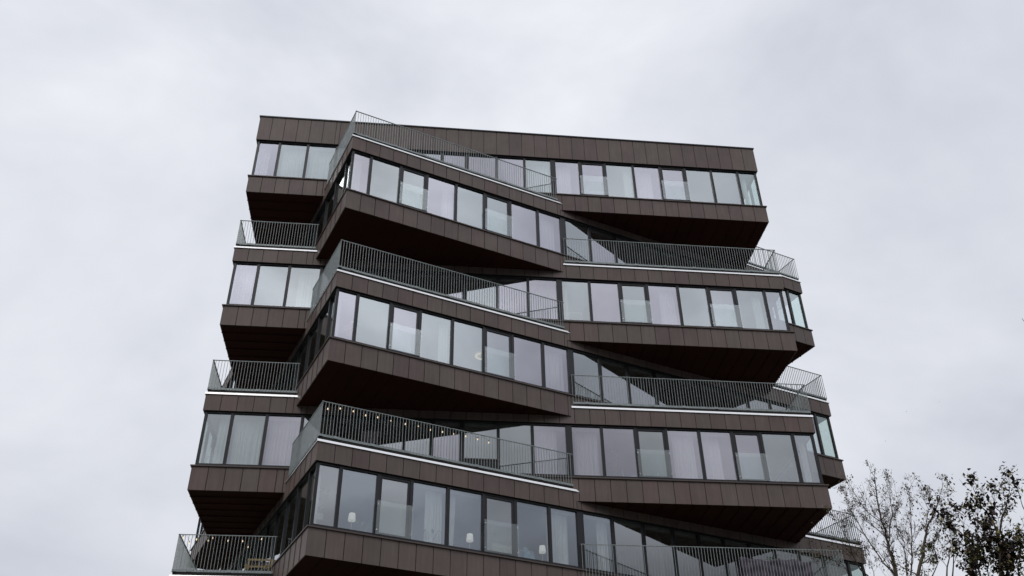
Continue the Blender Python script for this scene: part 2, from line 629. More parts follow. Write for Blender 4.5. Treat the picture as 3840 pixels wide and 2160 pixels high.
for f in range(0, 8):
    b = B0 - f * H
    poly = poly_of(f)
    odd = f % 2 == 0
    ws = walls_of(poly)
    for k, w in enumerate(ws):
        w.idx = k
    top = 4.10 if f == 0 else 3.41
    # --- cladding: lower band and upper fascia, panel by panel
    for name, z0, z1 in (('cladding_band', b, b + .80), ('fascia', b + 2.82, b + top)):
        mb = MB()
        for k, w in enumerate(ws):
            br = front_breaks(odd, w.len) if k == 0 else [0] + steps(.55 if k != 3 else w.len - .56, .56, 0, w.len) + [w.len]
            if k == 0 and f == 0 and name == 'fascia':
                br = [0] + [.525 * q for q in range(1, 7)] + steps(6.26, .49, 3.2, 7.9) + steps(8.24, .5355, 7.9, w.len) + [w.len]
            panels(mb, w, br, z0, z1, .031 if True else 0)
        part = T(mb, name, M['clad'], attr=True)
        bb = MB()
        zq = z0 + (.055 if name == 'cladding_band' else .006)
        sweep(bb, poly, [(.033, zq), (.033, z1 - .004), (.25, z1 - .004), (.25, zq)])
        T(bb, 'backing', M['backing'] if name == 'cladding_band' else M['cap'], part)
    # --- sill
    mb = MB()
    sweep(mb, poly, [(-.045, b + .802), (-.045, b + .842), (.066, b + .862), (.20, b + .862), (.20, b + .802)])
    T(mb, 'sill', M['sill'])
    # --- soffit with folded seams
    mb = MB()
    plate(mb, offset(poly, .034), b + .006, b + .05)
    w = ws[0]
    if odd:
        for q in steps(.5, .54, .2, SIDE - .3):               # seams parallel to the front on the left half
            w.box(mb, .01, 9.0, q, q + .02, b - .030, b + .0055)
        for q in steps(9.4, .5365, 9.0, w.len - .1):          # seams square to the front on the right half
            w.box(mb, q, q + .02, .02, SIDE - .05, b - .022, b + .0055)
        for q in steps(.9, .54, .5, SIDE - .3):
            w.box(mb, w.len - .10, w.len - .0, q, q + .03, b - .03, b + .0055)
    else:
        for q in steps(.54, .54, .1, w.len - .1):
            w.box(mb, q, q + .012, .02, SIDE - .05, b - .008, b + .0055)
        for q in steps(.9, .54, .5, SIDE - .3):
            w.box(mb, w.len - .10, w.len - .0, q, q + .03, b - .03, b + .0055)
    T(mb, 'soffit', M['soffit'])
    # --- top edge: white drip strip and terrace deck, or the roof cap
    if f == 0:
        mb = MB()
        sweep(mb, poly, [(-.035, b + 4.10), (-.035, b + 4.155), (.20, b + 4.175), (.27, b + 4.10)])
        T(mb, 'roof_cap', M['cap'])
        mb = MB()
        plate(mb, offset(poly, .26), b + 3.6, b + 3.75)
        T(mb, 'roof', M['deck'])
    else:
        up = walls_of(poly_of(f - 1))
        for k, w in enumerate(ws):
            for s0, s1 in seg_outside(w, poly_of(f - 1)):
                mb = MB()
                db = MB()
                c0, c1 = s0 < .01, s1 > w.len - .01
                e0 = s0 - (.03 if c0 and k in (0, 2) else 0)
                e1 = s1 + (.03 if c1 and k in (0, 2) else .1 if not c1 else 0)
                za, zc = b + 3.414, b + 3.497
                mb.hexa([w.p(e0, -.034, za), w.p(e1, -.034, za), w.p(e1, .006, za), w.p(e0, .006, za), w.p(e0, -.008, zc), w.p(e1, -.008, zc), w.p(e1, .006, zc), w.p(e0, .006, zc)])
                w.box(db, s0 + (.034 if c0 else 0), s1 - (.034 if c1 else 0), .034, .11, b + 3.435, b + 3.60)
                if (k == 0) or (k == 3 and c1) or (k == 1 and c0):
                    railing(w, s0, s1, b, c0, c1)
                T(mb, 'drip_edge', M['strip'])
                T(db, 'kerb', M['backing'])
        mb = MB()
        plate(mb, offset(poly, .04), b + 3.36, b + 3.43)
        T(mb, 'terrace_deck', M['deck'])
    # --- rooms behind the glass
    mb = MB()
    plate(mb, offset(poly, .26), b + 2.86, b + 2.95)
    for dd in ((.22, .30),):
        sweep(mb, poly, [(dd[0], b + 2.665), (dd[0], b + 2.858), (dd[1], b + 2.858), (dd[1], b + 2.665)])
    T(mb, 'ceiling', M['ceiling'])
    mb = MB()
    plate(mb, offset(poly, .26), b + .36, b + .45)
    T(mb, 'floor', M['floor'])
    mb = MB()
    plate(mb, offset(poly, 5.2), b + .46, b + 2.855)
    w = ws[0]
    for q in (4.30, 12.30, 17.0):
        w.box(mb, q, q + .12, .6, 5.15, b + .46, b + 2.855)
    T(mb, 'inner_wall', M['inwall'])
    # --- windows
    for k, w in enumerate(ws):
        if k == 0:
            pos = (OD[:11] + OD_R[f] if odd else EV[:-1]) + [w.len]
            hw = HW_O if odd else HW_E
        else:
            pos = [0.0, .83, 2.0, 3.21] + [3.21 + 1.19 * q for q in range(1, 15)] + [w.len]
            if k == 3:
                pos = [w.len - q for q in reversed(pos)]
            hw = {}
        nwin = len(pos) - 1
        for i in range(nwin):
            first, last = i == 0, i == nwin - 1
            h0 = hw.get(i, .05)
            h1 = hw.get(i + 1, .05)
            if first:
                h0 = .012
            if last:
                h1 = .012
            if k == 0:
                op = i in ((12, 15) if f == 0 else (13, 16) if odd else (2, 5))
                sh = f in SHOWN and i in SHOWN[f]
                tn = TINT.get((f, i), 'n')
            else:
                op = False
                sh = k == 3 and f in SHOWN_SIDE and (nwin - 1 - i) in SHOWN_SIDE[f]
                tn = 'g' if k == 3 else ('c' if k == 1 and i < 3 else 'n')
            window(w, b, i, pos[i], pos[i + 1], h0, h1, op, tn, sh, first, last)
        # corner post, square, at the start corner of each wall
    for k, w in enumerate(ws):
        mb = MB()
        w.box(mb, FO, FO + .082, FO + .0005, FO + .0825, b + Z_FB + .001, b + Z_FT - .001)
        T(mb, 'corner_post', M['frame'])
o = T(rest, 'window', [M['frame'], M['glass_l'], M['glass_g'], M['glass_n'], M['glass_c'], M['glass_b']])
tag(o, kind='stuff')
# ground storey under the lowest cladded floor
zb = B0 - 7 * H
mb = MB()
sweep(mb, offset(EVEN, 1.2), [(0, .0), (0, zb + .004), (.3, zb + .004), (.3, .0)])
T(mb, 'plinth_wall', M['clad'], attr=True)

# ================================================================== things in and on the building
FW = {f: walls_of(poly_of(f))[0] for f in range(8)}
BZ = {f: B0 - f * H for f in range(8)}


def W3(f, s, off, z):
    return FW[f].p(s, off, BZ[f] + z)


M['shade'] = mat('lamp_shade', (.93, .92, .86), .8, emit=(1, .95, .86), es=.32)
M['white'] = mat('white_paint', (.82, .82, .80), .5)
M['brass'] = mat('lamp_stem', (.62, .56, .42), .35, .7)
M['leaf'] = mat('house_plant_leaf', (.16, .25, .12), .5, noise=.3, nscale=9)
M['leafdark'] = mat('dark_plant_leaf', (.05, .09, .05), .4, noise=.3, nscale=9)
M['pot'] = mat('white_pot', (.80, .78, .74), .4)
M['bulb'] = mat('glowing_bulb', (.9, .75, .5), .15, emit=(1, .76, .50), es=.9)
M['black'] = mat('black_plastic', (.012, .012, .014), .5)
M['wood'] = mat('pale_wood', (.36, .26, .12), .6, noise=.25, nscale=12)
M['darkwood'] = mat('dark_wood', (.07, .045, .028), .7, noise=.3, nscale=12)
M['tarp'] = mat('purple_grey_tarp', (.105, .080, .112), .6, noise=.2, nscale=3, bump=.6)
M['floral'] = mat('floral_fabric', (.62, .55, .47), .9, noise=.35, nscale=16)
M['sofa'] = mat('sofa_fabric', (.30, .32, .34), .9, noise=.1, nscale=8)
M['blue'] = mat('pale_blue_wool', (.32, .55, .66), .9, noise=.1, nscale=12)
M['dusty'] = mat('dried_flower', (.36, .16, .18), .8, noise=.3, nscale=20)
M['cream'] = mat('cream_flower', (.75, .70, .50), .8, noise=.2, nscale=20)
M['skin'] = mat('skin', (.62, .40, .32), .6)
M['hair'] = mat('dark_hair', (.05, .03, .02), .6)
M['pinktop'] = mat('pink_top', (.70, .45, .45), .8)
M['jeans'] = mat('dark_trousers', (.07, .08, .12), .8)
M['ring'] = mat('lit_ring', (.9, .8, .6), .5, emit=(1, .80, .50), es=.45)

STOREY = {0: 'top storey', 1: 'second storey from the top', 2: 'third storey from the top', 3: 'fourth storey from the top',
          4: 'fifth storey from the top', 5: 'sixth storey from the top'}


def curtain(f, s0, s1, label, side=None, z0=.47, z1=2.72, off=.34, per=.13, amp=.035, taper=0, seed=0):
    rnd = random.Random(seed + f * 17 + int(s0 * 10))
    w = FW[f]
    root = Vector(w.p((s0 + s1) / 2, off, BZ[f] + z0))
    n = max(16, int((s1 - s0) / .012))
    rows = 9
    ph = []
    cur = 1.0
    for _ in range(n + 1):
        if _ % 8 == 0:
            cur = rnd.uniform(.45, 1.6)
        ph.append(cur)
    acc = 0
    mb = MB()
    vs = []
    for j in range(rows + 1):
        t = j / rows
        z = z0 + (z1 - z0) * t
        acc = 0
        for i in range(n + 1):
            u = i / n
            acc += ph[i] * (s1 - s0) / n
            a = amp * (1.05 - .45 * t)
            o = off + a * math.sin(2 * math.pi * acc / per + .5 * math.sin(3 * t)) + .4 * a * math.sin(2 * math.pi * acc / (per * 2.7) + t)
            pull = taper * (1 - abs(2 * t - 1)) if taper >= 0 else -taper * (1 - t)
            s = s0 + (s1 - s0) * (u * (1 - pull))
            vs.append(Vector(w.p(s, o, BZ[f] + z)) - root)
    fs = [(j * (n + 1) + i, j * (n + 1) + i + 1, (j + 1) * (n + 1) + i + 1, (j + 1) * (n + 1) + i) for j in range(rows) for i in range(n)]
    mb.quadmesh(vs, fs)
    o = mb.build('curtain', M['curtain'], smooth=True)
    o.location = root
    tag(o, label, 'curtain', 'white sheer curtains inside the windows')


CUR = [
    (0, .14, .60, 'narrow white curtain in the left corner pane of the top storey', .0),
    (0, 1.1, 2.05, 'plain white curtain filling the second pane from the left on the top storey', 0),
    (0, 2.2, 3.18, 'white curtain in the third pane from the left on the top storey, beside the railing', 0),
    (0, 11.15, 12.10, 'white curtain in the top storey pane just left of the broad post', 0),
    (0, 12.36, 12.98, 'bunched white curtain in the top storey pane just right of the broad post', 0),
    (0, 15.25, 15.58, 'slim white curtain right of the left glass guard on the top storey', 0),
    (0, 15.82, 16.45, 'bunched white curtain left of the right glass guard on the top storey', 0),
    (0, 20.45, 20.62, 'very narrow white curtain in the right corner pane of the top storey', 0),
    (1, .24, .52, 'narrow white curtain in the left corner pane of the second storey from the top', 0),
    (1, 3.78, 4.18, 'white curtain right of the left glass guard on the second storey from the top', 0),
    (1, 7.88, 8.62, 'white curtain left of the broad post on the second storey from the top', 0),
    (2, .12, .80, 'white curtain in the left corner pane of the third storey from the top', 0),
    (2, 2.45, 3.15, 'white curtain beside the railing in the left block, third storey from the top', 0),
    (2, 11.2, 12.12, 'striped looking white curtain behind the terrace railing end, third storey from the top', 0),
    (2, 12.42, 12.56, 'thin strip of white curtain right of the broad post, third storey from the top', 0),
    (2, 16.15, 16.72, 'white curtain between the two glass guards, third storey from the top', 0),
    (2, 19.86, 20.20, 'white curtain near the right corner, third storey from the top', 0),
    (3, .12, .36, 'narrow white curtain at the left corner beside the standing person', 0),
    (3, 3.84, 4.16, 'white curtain right of the left glass guard on the fourth storey from the top', 0),
    (3, 7.95, 8.70, 'white curtain left of the broad post on the fourth storey from the top', 0),
    (4, .54, .90, 'white curtain behind the flowers in the left corner pane, fifth storey from the top', 0),
    (4, 1.08, 2.0, 'full width white curtain in the second pane from the left, fifth storey from the top', 0),
    (4, 2.2, 3.16, 'full width white curtain in the third pane from the left, fifth storey from the top', 0),
    (4, 7.98, 8.18, 'narrow white curtain behind the string lights, fifth storey from the top', 0),
    (4, 11.15, 11.88, 'white curtain behind the railing end with reflections, fifth storey from the top', 0),
    (4, 12.52, 13.32, 'wide white curtain right of the broad post, fifth storey from the top', 0),
    (4, 15.95, 16.7, 'white curtain right of the left glass guard, fifth storey from the top', 0),
    (4, 17.0, 17.62, 'white curtain behind the thin white stem, fifth storey from the top', 0),
    (4, 20.55, 20.75, 'narrow white curtain in the right corner pane, fifth storey from the top', 0),
    (5, .12, .30, 'narrow white curtain in the left corner pane with the tall plant', 0),
    (5, 3.60, 4.14, 'bright white curtain behind the large leaved plant, sixth storey from the top', .0),
    (5, 4.30, 4.60, 'tied back white curtain left of the middle table lamp', -.30),
    (5, 7.80, 7.92, 'very slim white curtain right of the right table lamp', 0),
    (5, 8.0, 8.56, 'bright white curtain left of the broad post on the sixth storey from the top', 0),
    (5, 9.68, 10.06, 'white curtain behind the terrace railing right of the broad post, sixth storey from the top', 0),
]
for f_, a_, b_, lab, tp in CUR:
    curtain(f_, a_, b_, lab, taper=tp)

# inner window boards the small things stand on
for f_, s0_, s1_ in ((5, .35, 8.6), (4, .16, 12.0), (4, 12.5, 20.0), (3, .9, 8.6), (2, 12.5, 16.0)):
    mb = MB()
    FW[f_].box(mb, s0_, s1_, .262, .62, BZ[f_] + .865, BZ[f_] + .895)
    T(mb, 'window_board', M['white'])
ZB = .896


def table_lamp(f, s, off, ztop, label):
    root = empty('table_lamp', W3(f, s, off, ZB))
    tag(root, label, 'lamp', 'table lamps standing in the windows')
    h = ztop - ZB
    a = MB()
    a.lathe((0, 0, 0), [(.001, 0), (.06, .0), (.06, .012), (.008, .018), (.007, h - .19), (.012, h - .17), (.001, h - .165)], 14)
    a.build('stem', M['brass'], root, smooth=True)
    b_ = MB()
    b_.lathe((0, 0, 0), [(.001, h - .225), (.108, h - .225), (.113, h - .20), (.092, h - .004), (.084, h), (.001, h)], 20)
    b_.build('lamp_shade', M['shade'], root, smooth=True)


table_lamp(5, 1.385, .5, 1.60, 'white shaded table lamp in the wide pane nearest the left corner')
table_lamp(5, 5.17, .5, 1.575, 'white shaded table lamp between the curtain and the right glass guard')
table_lamp(5, 7.70, .5, 1.59, 'white shaded table lamp right of the blue blanket')


def leaf_quad(mb, base, d, L, wd, droop=.3, mi=0):
    d = Vector(d).normalized()
    sd = d.cross(Vector((0, 0, 1)))
    if sd.length < .1:
        sd = Vector((1, 0, 0))
    sd.normalize()
    p0 = Vector(base)
    p1 = p0 + d * L * .5
    p2 = p0 + d * L + Vector((0, 0, -droop * L))
    up = Vector((0, 0, -wd * .12))
    mb.quadmesh([p0, p1 + sd * wd / 2 + up, p2, p1 - sd * wd / 2 + up, p1], [(0, 1, 4), (1, 2, 4), (2, 3, 4), (3, 0, 4)], 0, mi)


def potted_plant(pos, pot_r, pot_h, ht, n, L, wd, label, style='bush', leaf='leaf', seed=1, potm='pot', group='potted plants in the windows'):
    rnd = random.Random(seed)
    root = empty('potted_plant', pos)
    tag(root, label, 'plant', group)
    a = MB()
    a.lathe((0, 0, 0), [(.001, 0), (pot_r * .75, 0), (pot_r, pot_h), (pot_r * .88, pot_h), (pot_r * .8, pot_h * .85), (.001, pot_h * .85)], 16)
    a.build('pot', M[potm], root, smooth=False)
    b_ = MB()
    if style == 'bush':
        for k in range(max(3, n // 6)):
            an = rnd.uniform(0, 6.28)
            tip = Vector((math.cos(an) * pot_r * rnd.uniform(.5, 1.6), math.sin(an) * pot_r * rnd.uniform(.5, 1.6), pot_h + ht * rnd.uniform(.65, 1)))
            mid = tip * .5 + Vector((0, 0, .1 * ht))
            b_.tube([(0, 0, pot_h * .8), mid, tip], [.006, .005, .003], 5)
            for q in range(6):
                t = rnd.uniform(.35, 1)
                p = (mid * (1 - t) + tip * t) if t > .5 else mid * (t * 2)
                p = Vector(p)
                an2 = rnd.uniform(0, 6.28)
                leaf_quad(b_, p, (math.cos(an2), math.sin(an2), rnd.uniform(-.1, .7)), L * rnd.uniform(.7, 1.2), wd)
    else:
        for k in range(n):
            an = 6.28 * k / n + rnd.uniform(-.3, .3)
            r_ = ht * rnd.uniform(.25, .5)
            tip = Vector((math.cos(an) * r_, math.sin(an) * r_, pot_h + ht * rnd.uniform(.75, 1)))
            b_.tube([(0, 0, pot_h * .8), tip * .5 + Vector((0, 0, .12 * ht)), tip], [.007, .005, .004], 5)
            leaf_quad(b_, tip, (math.cos(an) * .6, math.sin(an) * .6, -.5), L, wd, .5)
    b_.build('foliage', M[leaf], root)
    return root


potted_plant(W3(5, .52, .80, 1.34), .10, .20, .80, 26, .16, .07, 'tall pale plant in a white pot in the left corner pane', seed=3)
st = empty('plant_stand', W3(5, .52, .80, .45))
tag(st, 'low wooden stand under the tall plant in the left corner pane', 'stand')
mb = MB()
mb.lathe((0, 0, 0), [(.001, .86), (.13, .86), (.13, .885), (.001, .885)], 14)
mb.build('stand_top', M['wood'], st)
for k in range(3):
    mb = MB()
    mb.tube([(.14 * math.cos(k * 2.09), .14 * math.sin(k * 2.09), 0), (.09 * math.cos(k * 2.09), .09 * math.sin(k * 2.09), .86)], .012, 6)
    mb.build('leg', M['wood'], st)
potted_plant(W3(5, 1.76, .45, ZB), .07, .12, .40, 9, .16, .05, 'small spindly plant right of the lamp nearest the left corner', style='fan', seed=5)
potted_plant(W3(5, 3.84, .40, ZB), .10, .18, .46, 6, .20, .12, 'plant with large dark leaves in front of the bright curtain', style='fan', leaf='leafdark', seed=8)
potted_plant(W3(5, 4.62, .50, ZB), .09, .14, .50, 26, .12, .06, 'leafy plant beside the tied back curtain', seed=12)
potted_plant(W3(5, 5.42, .55, ZB), .06, .09, .24, 14, .09, .05, 'low plant at the right of the middle table lamp', seed=14)
potted_plant(W3(4, 13.95, .75, ZB), .12, .22, 1.15, 54, .14, .03, 'thin branched indoor tree right of the wide curtain, fifth storey from the top', seed=21)
potted_plant(W3(4, 16.35, .80, ZB), .12, .22, 1.10, 48, .14, .03, 'second thin branched indoor tree, behind the curtain right of the left glass guard', seed=24)

# flowers and a pot in the corner pane of the fifth storey
for s_, zt, mt, lab, sd in ((.27, 1.34, 'dusty', 'vase of dusty pink dried flowers at the left corner window', 2), (.47, 1.50, 'cream', 'vase of cream flowers behind the dusty pink bunch', 4)):
    rnd = random.Random(sd)
    root = empty('flower_vase', W3(4, s_, .42 if sd == 2 else .52, ZB))
    tag(root, lab, 'vase', 'flower vases at the left corner window')
    a = MB()
    a.lathe((0, 0, 0), [(.001, 0), (.045, 0), (.06, .08), (.03, .18), (.035, .2), (.001, .19)], 14)
    a.build('vase', M['pot'], root, smooth=True)
    b_ = MB()
    hh = zt - ZB
    for k in range(46):
        d = Vector((rnd.gauss(0, .055), rnd.gauss(0, .055), rnd.gauss(0, .05)))
        p = Vector((0, 0, hh)) + d
        leaf_quad(b_, p, (rnd.uniform(-1, 1), rnd.uniform(-1, 1), rnd.uniform(-.6, 1)), .035, .03)
        if k % 4 == 0:
            b_.tube([(0, 0, .17), p], .0022, 4)
    b_.build('flowers', M[mt], root)
mb = MB()
mb.lathe((0, 0, 0), [(.001, 0), (.06, 0), (.082, .26), (.078, .265), (.068, .22), (.001, .2)], 18)
o = mb.build('plant_pot', M['pot'], smooth=True)
o.location = W3(4, .69, .42, ZB)
tag(o, 'empty white pot beside the flower vases at the left corner window', 'pot')

# little things on the window boards
def prop(name, shape, f, s, off, label, cat, m='white', group=None, z=ZB):
    mb = MB()
    shape(mb)
    o = mb.build(name, M[m])
    o.location = W3(f, s, off, z)
    w = FW[f]
    o.rotation_euler = (0, 0, math.atan2(w.t.y, w.t.x))
    tag(o, label, cat, group)
    return o


def slab(x, y, z, lean=0.0):
    def fn(mb):
        mb.hexa([(-x, -y, 0), (x, -y, 0), (x, y, 0), (-x, y, 0), (-x + lean, -y * .8, z), (x + lean, -y * .8, z), (x + lean, y * .8, z), (-x + lean, y * .8, z)])
    return fn


prop('ornament_stick', slab(.012, .012, .42, -.05), 4, 14.16, .40, 'thin leaning white stick standing on the window board, fifth storey', 'ornament')
prop('ornament_cone', lambda m_: m_.lathe((0, 0, 0), [(.05, 0), (.03, .12), (.004, .25)], 14), 4, 14.31, .40, 'small white cone on the window board beside the leaning stick', 'ornament')
prop('bowl', lambda m_: m_.lathe((0, 0, 0), [(.035, 0), (.09, .09), (.115, .22), (.105, .22), (.08, .10), (.02, .03)], 18), 4, 14.50, .42, 'white bowl on the window board left of the guarded window', 'bowl')
prop('candle', lambda m_: m_.lathe((0, 0, 0), [(.02, 0), (.02, .36), (.004, .38)], 10), 4, 15.34, .40, 'tall white candle behind the glass guard, fifth storey', 'candle')
prop('bowl', lambda m_: m_.lathe((0, 0, 0), [(.06, 0), (.11, .07), (.12, .17), (.11, .17), (.03, .03)], 18), 4, 15.19, .44, 'white bowl behind the glass guard beside the tall candle', 'bowl')
prop('picture_frame', slab(.12, .012, .24, 0), 4, 14.89, .44, 'low white picture frame behind the glass guard, fifth storey', 'frame')
root = empty('window_flag', W3(4, 17.27, .42, ZB))
tag(root, 'pointed white pennant on a thin leaning stem beside the curtain', 'pennant')
mb = MB()
wt = FW[4].t
mb.tube([(0, 0, 0), (-wt.x * .16, -wt.y * .16, .80)], [.008, .006], 6)
mb.build('stem', M['white'], root)
mb = MB()
pts = [Vector((-.06, 0, .42)), Vector((-.13, 0, .50)), Vector((-.20, 0, .98)), Vector((-.10, 0, .62))]
fr_, bk_ = [Vector((p.x * wt.x, p.x * wt.y - .012, p.z)) for p in pts], [Vector((p.x * wt.x, p.x * wt.y + .012, p.z)) for p in pts]
mb.hexa(fr_ + bk_)
mb.build('pennant', M['white'], root)
prop('storage_box_white', slab(.20, .10, .17), 3, 6.46, .45, 'wide white box behind the right glass guard, fourth storey', 'box', group='white boxes on the window board')
prop('storage_box_white', slab(.08, .08, .26), 3, 6.92, .42, 'upright white box right of the glass guard, fourth storey', 'box', group='white boxes on the window board')
prop('storage_box_white', slab(.065, .06, .22), 3, 7.39, .42, 'smallest white box, in the lilac pane of the fourth storey', 'box', group='white boxes on the window board')
prop('shelf_light', slab(.13, .02, .05, .02), 3, 7.97, .40, 'small warm glowing strip light at the foot of the curtain', 'lamp', 'ring', z=1.15 - .05)
prop('book_row', slab(.21, .10, .16), 2, 14.46, .45, 'row of white books on the window board, third storey', 'books')
# small white table frame behind the pane right of the broad post, third storey
root = empty('side_table', W3(2, 12.88, .75, .45))
tag(root, 'slim white table frame behind the pane right of the broad post', 'table')
root.rotation_euler = (0, 0, math.atan2(FW[2].t.y, FW[2].t.x))
mb = MB()
mb.hexa([(-.26, -.16, 1.16), (.26, -.16, 1.16), (.26, .16, 1.16), (-.26, .16, 1.16), (-.26, -.16, 1.185), (.26, -.16, 1.185), (.26, .16, 1.185), (-.26, .16, 1.185)])
mb.build('table_top', M['white'], root)
for sx in (-.25, .25):
    for sy in (-.15, .15):
        mb = MB()
        mb.tube([(sx, sy, 0), (sx, sy, 1.16)], .010, 5)
        mb.build('leg', M['white'], root)

# ring shaped ceiling light, fourth storey
root = empty('ceiling_light', W3(3, 6.22, 1.95, 2.855))
tag(root, 'glowing ring shaped ceiling light seen through the fourth storey windows', 'light')


def torus(mb, R_, r_, z, n=40, m_=8):
    vs = [((R_ + r_ * math.cos(2 * math.pi * j / m_)) * math.cos(2 * math.pi * i / n), (R_ + r_ * math.cos(2 * math.pi * j / m_)) * math.sin(2 * math.pi * i / n), z + r_ * .5 * math.sin(2 * math.pi * j / m_)) for i in range(n) for j in range(m_)]
    fs = [(i * m_ + j, ((i + 1) % n) * m_ + j, ((i + 1) % n) * m_ + (j + 1) % m_, i * m_ + (j + 1) % m_) for i in range(n) for j in range(m_)]
    mb.quadmesh(vs, fs)


mb = MB()
torus(mb, .20, .038, -.05)
mb.build('light_ring', M['ring'], root, smooth=True)
mb = MB()
torus(mb, .36, .012, -.04)
mb.build('outer_ring', M['white'], root, smooth=True)
mb = MB()
mb.lathe((0, 0, -.07), [(.02, 0), (.07, .0), (.07, .06), (.02, .068)], 16)
mb.build('mount', M['white'], root)


# sofa with cushions and armchair with blanket, sixth storey
def rounded(mb, cx, cy, cz, sx, sy, sz, e=.35, n=14, m_=8, mi=0):
    """soft superellipsoid"""
    def sp(v, p):
        return math.copysign(abs(v) ** p, v)
    vs = []
    for j in range(m_ + 1):
        la = -math.pi / 2 + math.pi * j / m_
        for i in range(n):
            lo = 2 * math.pi * i / n
            vs.append((cx + sx * sp(math.cos(la), e) * sp(math.cos(lo), e), cy + sy * sp(math.cos(la), e) * sp(math.sin(lo), e), cz + sz * sp(math.sin(la), e)))
    fs = [(j * n + i, j * n + (i + 1) % n, (j + 1) * n + (i + 1) % n, (j + 1) * n + i) for j in range(m_) for i in range(n)]
    mb.quadmesh(vs, fs, 0, mi)


def placed(name, f, s, off, z, label, cat, group=None, turn=0):
    o = empty(name, W3(f, s, off, z))
    w = FW[f]
    o.rotation_euler = (0, 0, math.atan2(w.t.y, w.t.x) + turn)
    tag(o, label, cat, group)
    return o


root = placed('sofa', 5, 6.45, 1.15, .45, 'light grey sofa against the guarded window of the sixth storey', 'sofa')
mb = MB(); rounded(mb, 0, .05, .32, .62, .42, .14); mb.build('seat', M['sofa'], root, smooth=True)
mb = MB(); rounded(mb, 0, -.36, .52, .66, .10, .36); mb.build('backrest', M['sofa'], root, smooth=True)
for sx in (-1, 1):
    mb = MB(); rounded(mb, sx * .70, 0, .38, .08, .44, .24); mb.build('armrest', M['sofa'], root, smooth=True)
for s_, r_, lab in ((6.20, .20, 'square cream floral cushion behind the right glass guard'), (6.46, .13, 'small patterned cushion between two larger ones')):
    mb = MB(); rounded(mb, 0, 0, 0, r_, .06, .15 if r_ > .15 else .13, .6)
    o = mb.build('cushion', M['floral'], smooth=True)
    o.location = W3(5, s_, .66, 1.42 - .08)
    o.rotation_euler = (R(-12), R(4), math.atan2(FW[5].t.y, FW[5].t.x))
    tag(o, lab, 'cushion', 'cushions along the sofa back')
mb = MB(); torus(mb, .11, .05, 0)
o = mb.build('cushion', M['floral'], smooth=True)
o.location = W3(5, 6.74, .66, 1.35)
o.rotation_euler = (R(78), 0, math.atan2(FW[5].t.y, FW[5].t.x))
tag(o, 'ring shaped cushion nearest the frame of the right glass guard', 'cushion', 'cushions along the sofa back')
root = placed('armchair', 5, 7.22, 1.05, .45, 'grey armchair under a pale blue blanket', 'armchair')
mb = MB(); rounded(mb, 0, .05, .36, .30, .32, .12); mb.build('seat', M['sofa'], root, smooth=True)
mb = MB(); rounded(mb, 0, -.30, .60, .32, .09, .40); mb.build('backrest', M['sofa'], root, smooth=True)
for sx in (-1, 1):
    mb = MB(); rounded(mb, sx * .36, 0, .42, .06, .34, .22); mb.build('armrest', M['sofa'], root, smooth=True)
mb = MB()
vs = []
nn = 16
for j in range(nn + 1):
    for i in range(9):
        u = j / nn
        x = -.22 + .40 * u
        y = -.10 + .03 * math.sin(i * 1.3 + j)
        z = .46 + .02 * math.sin(j * 1.1) - .055 * i - .42 * max(0, u - .25)
        vs.append((x, y - .006 * i, z))
fs = [(j * 9 + i, j * 9 + i + 1, (j + 1) * 9 + i + 1, (j + 1) * 9 + i) for j in range(nn) for i in range(8)]
mb.quadmesh(vs, fs)
o = mb.build('blanket', M['blue'], smooth=True)
o.location = W3(5, 7.28, .66, 1.02)
o.rotation_euler = (0, 0, math.atan2(FW[5].t.y, FW[5].t.x))
tag(o, 'pale blue blanket hanging over the grey armchair', 'blanket')


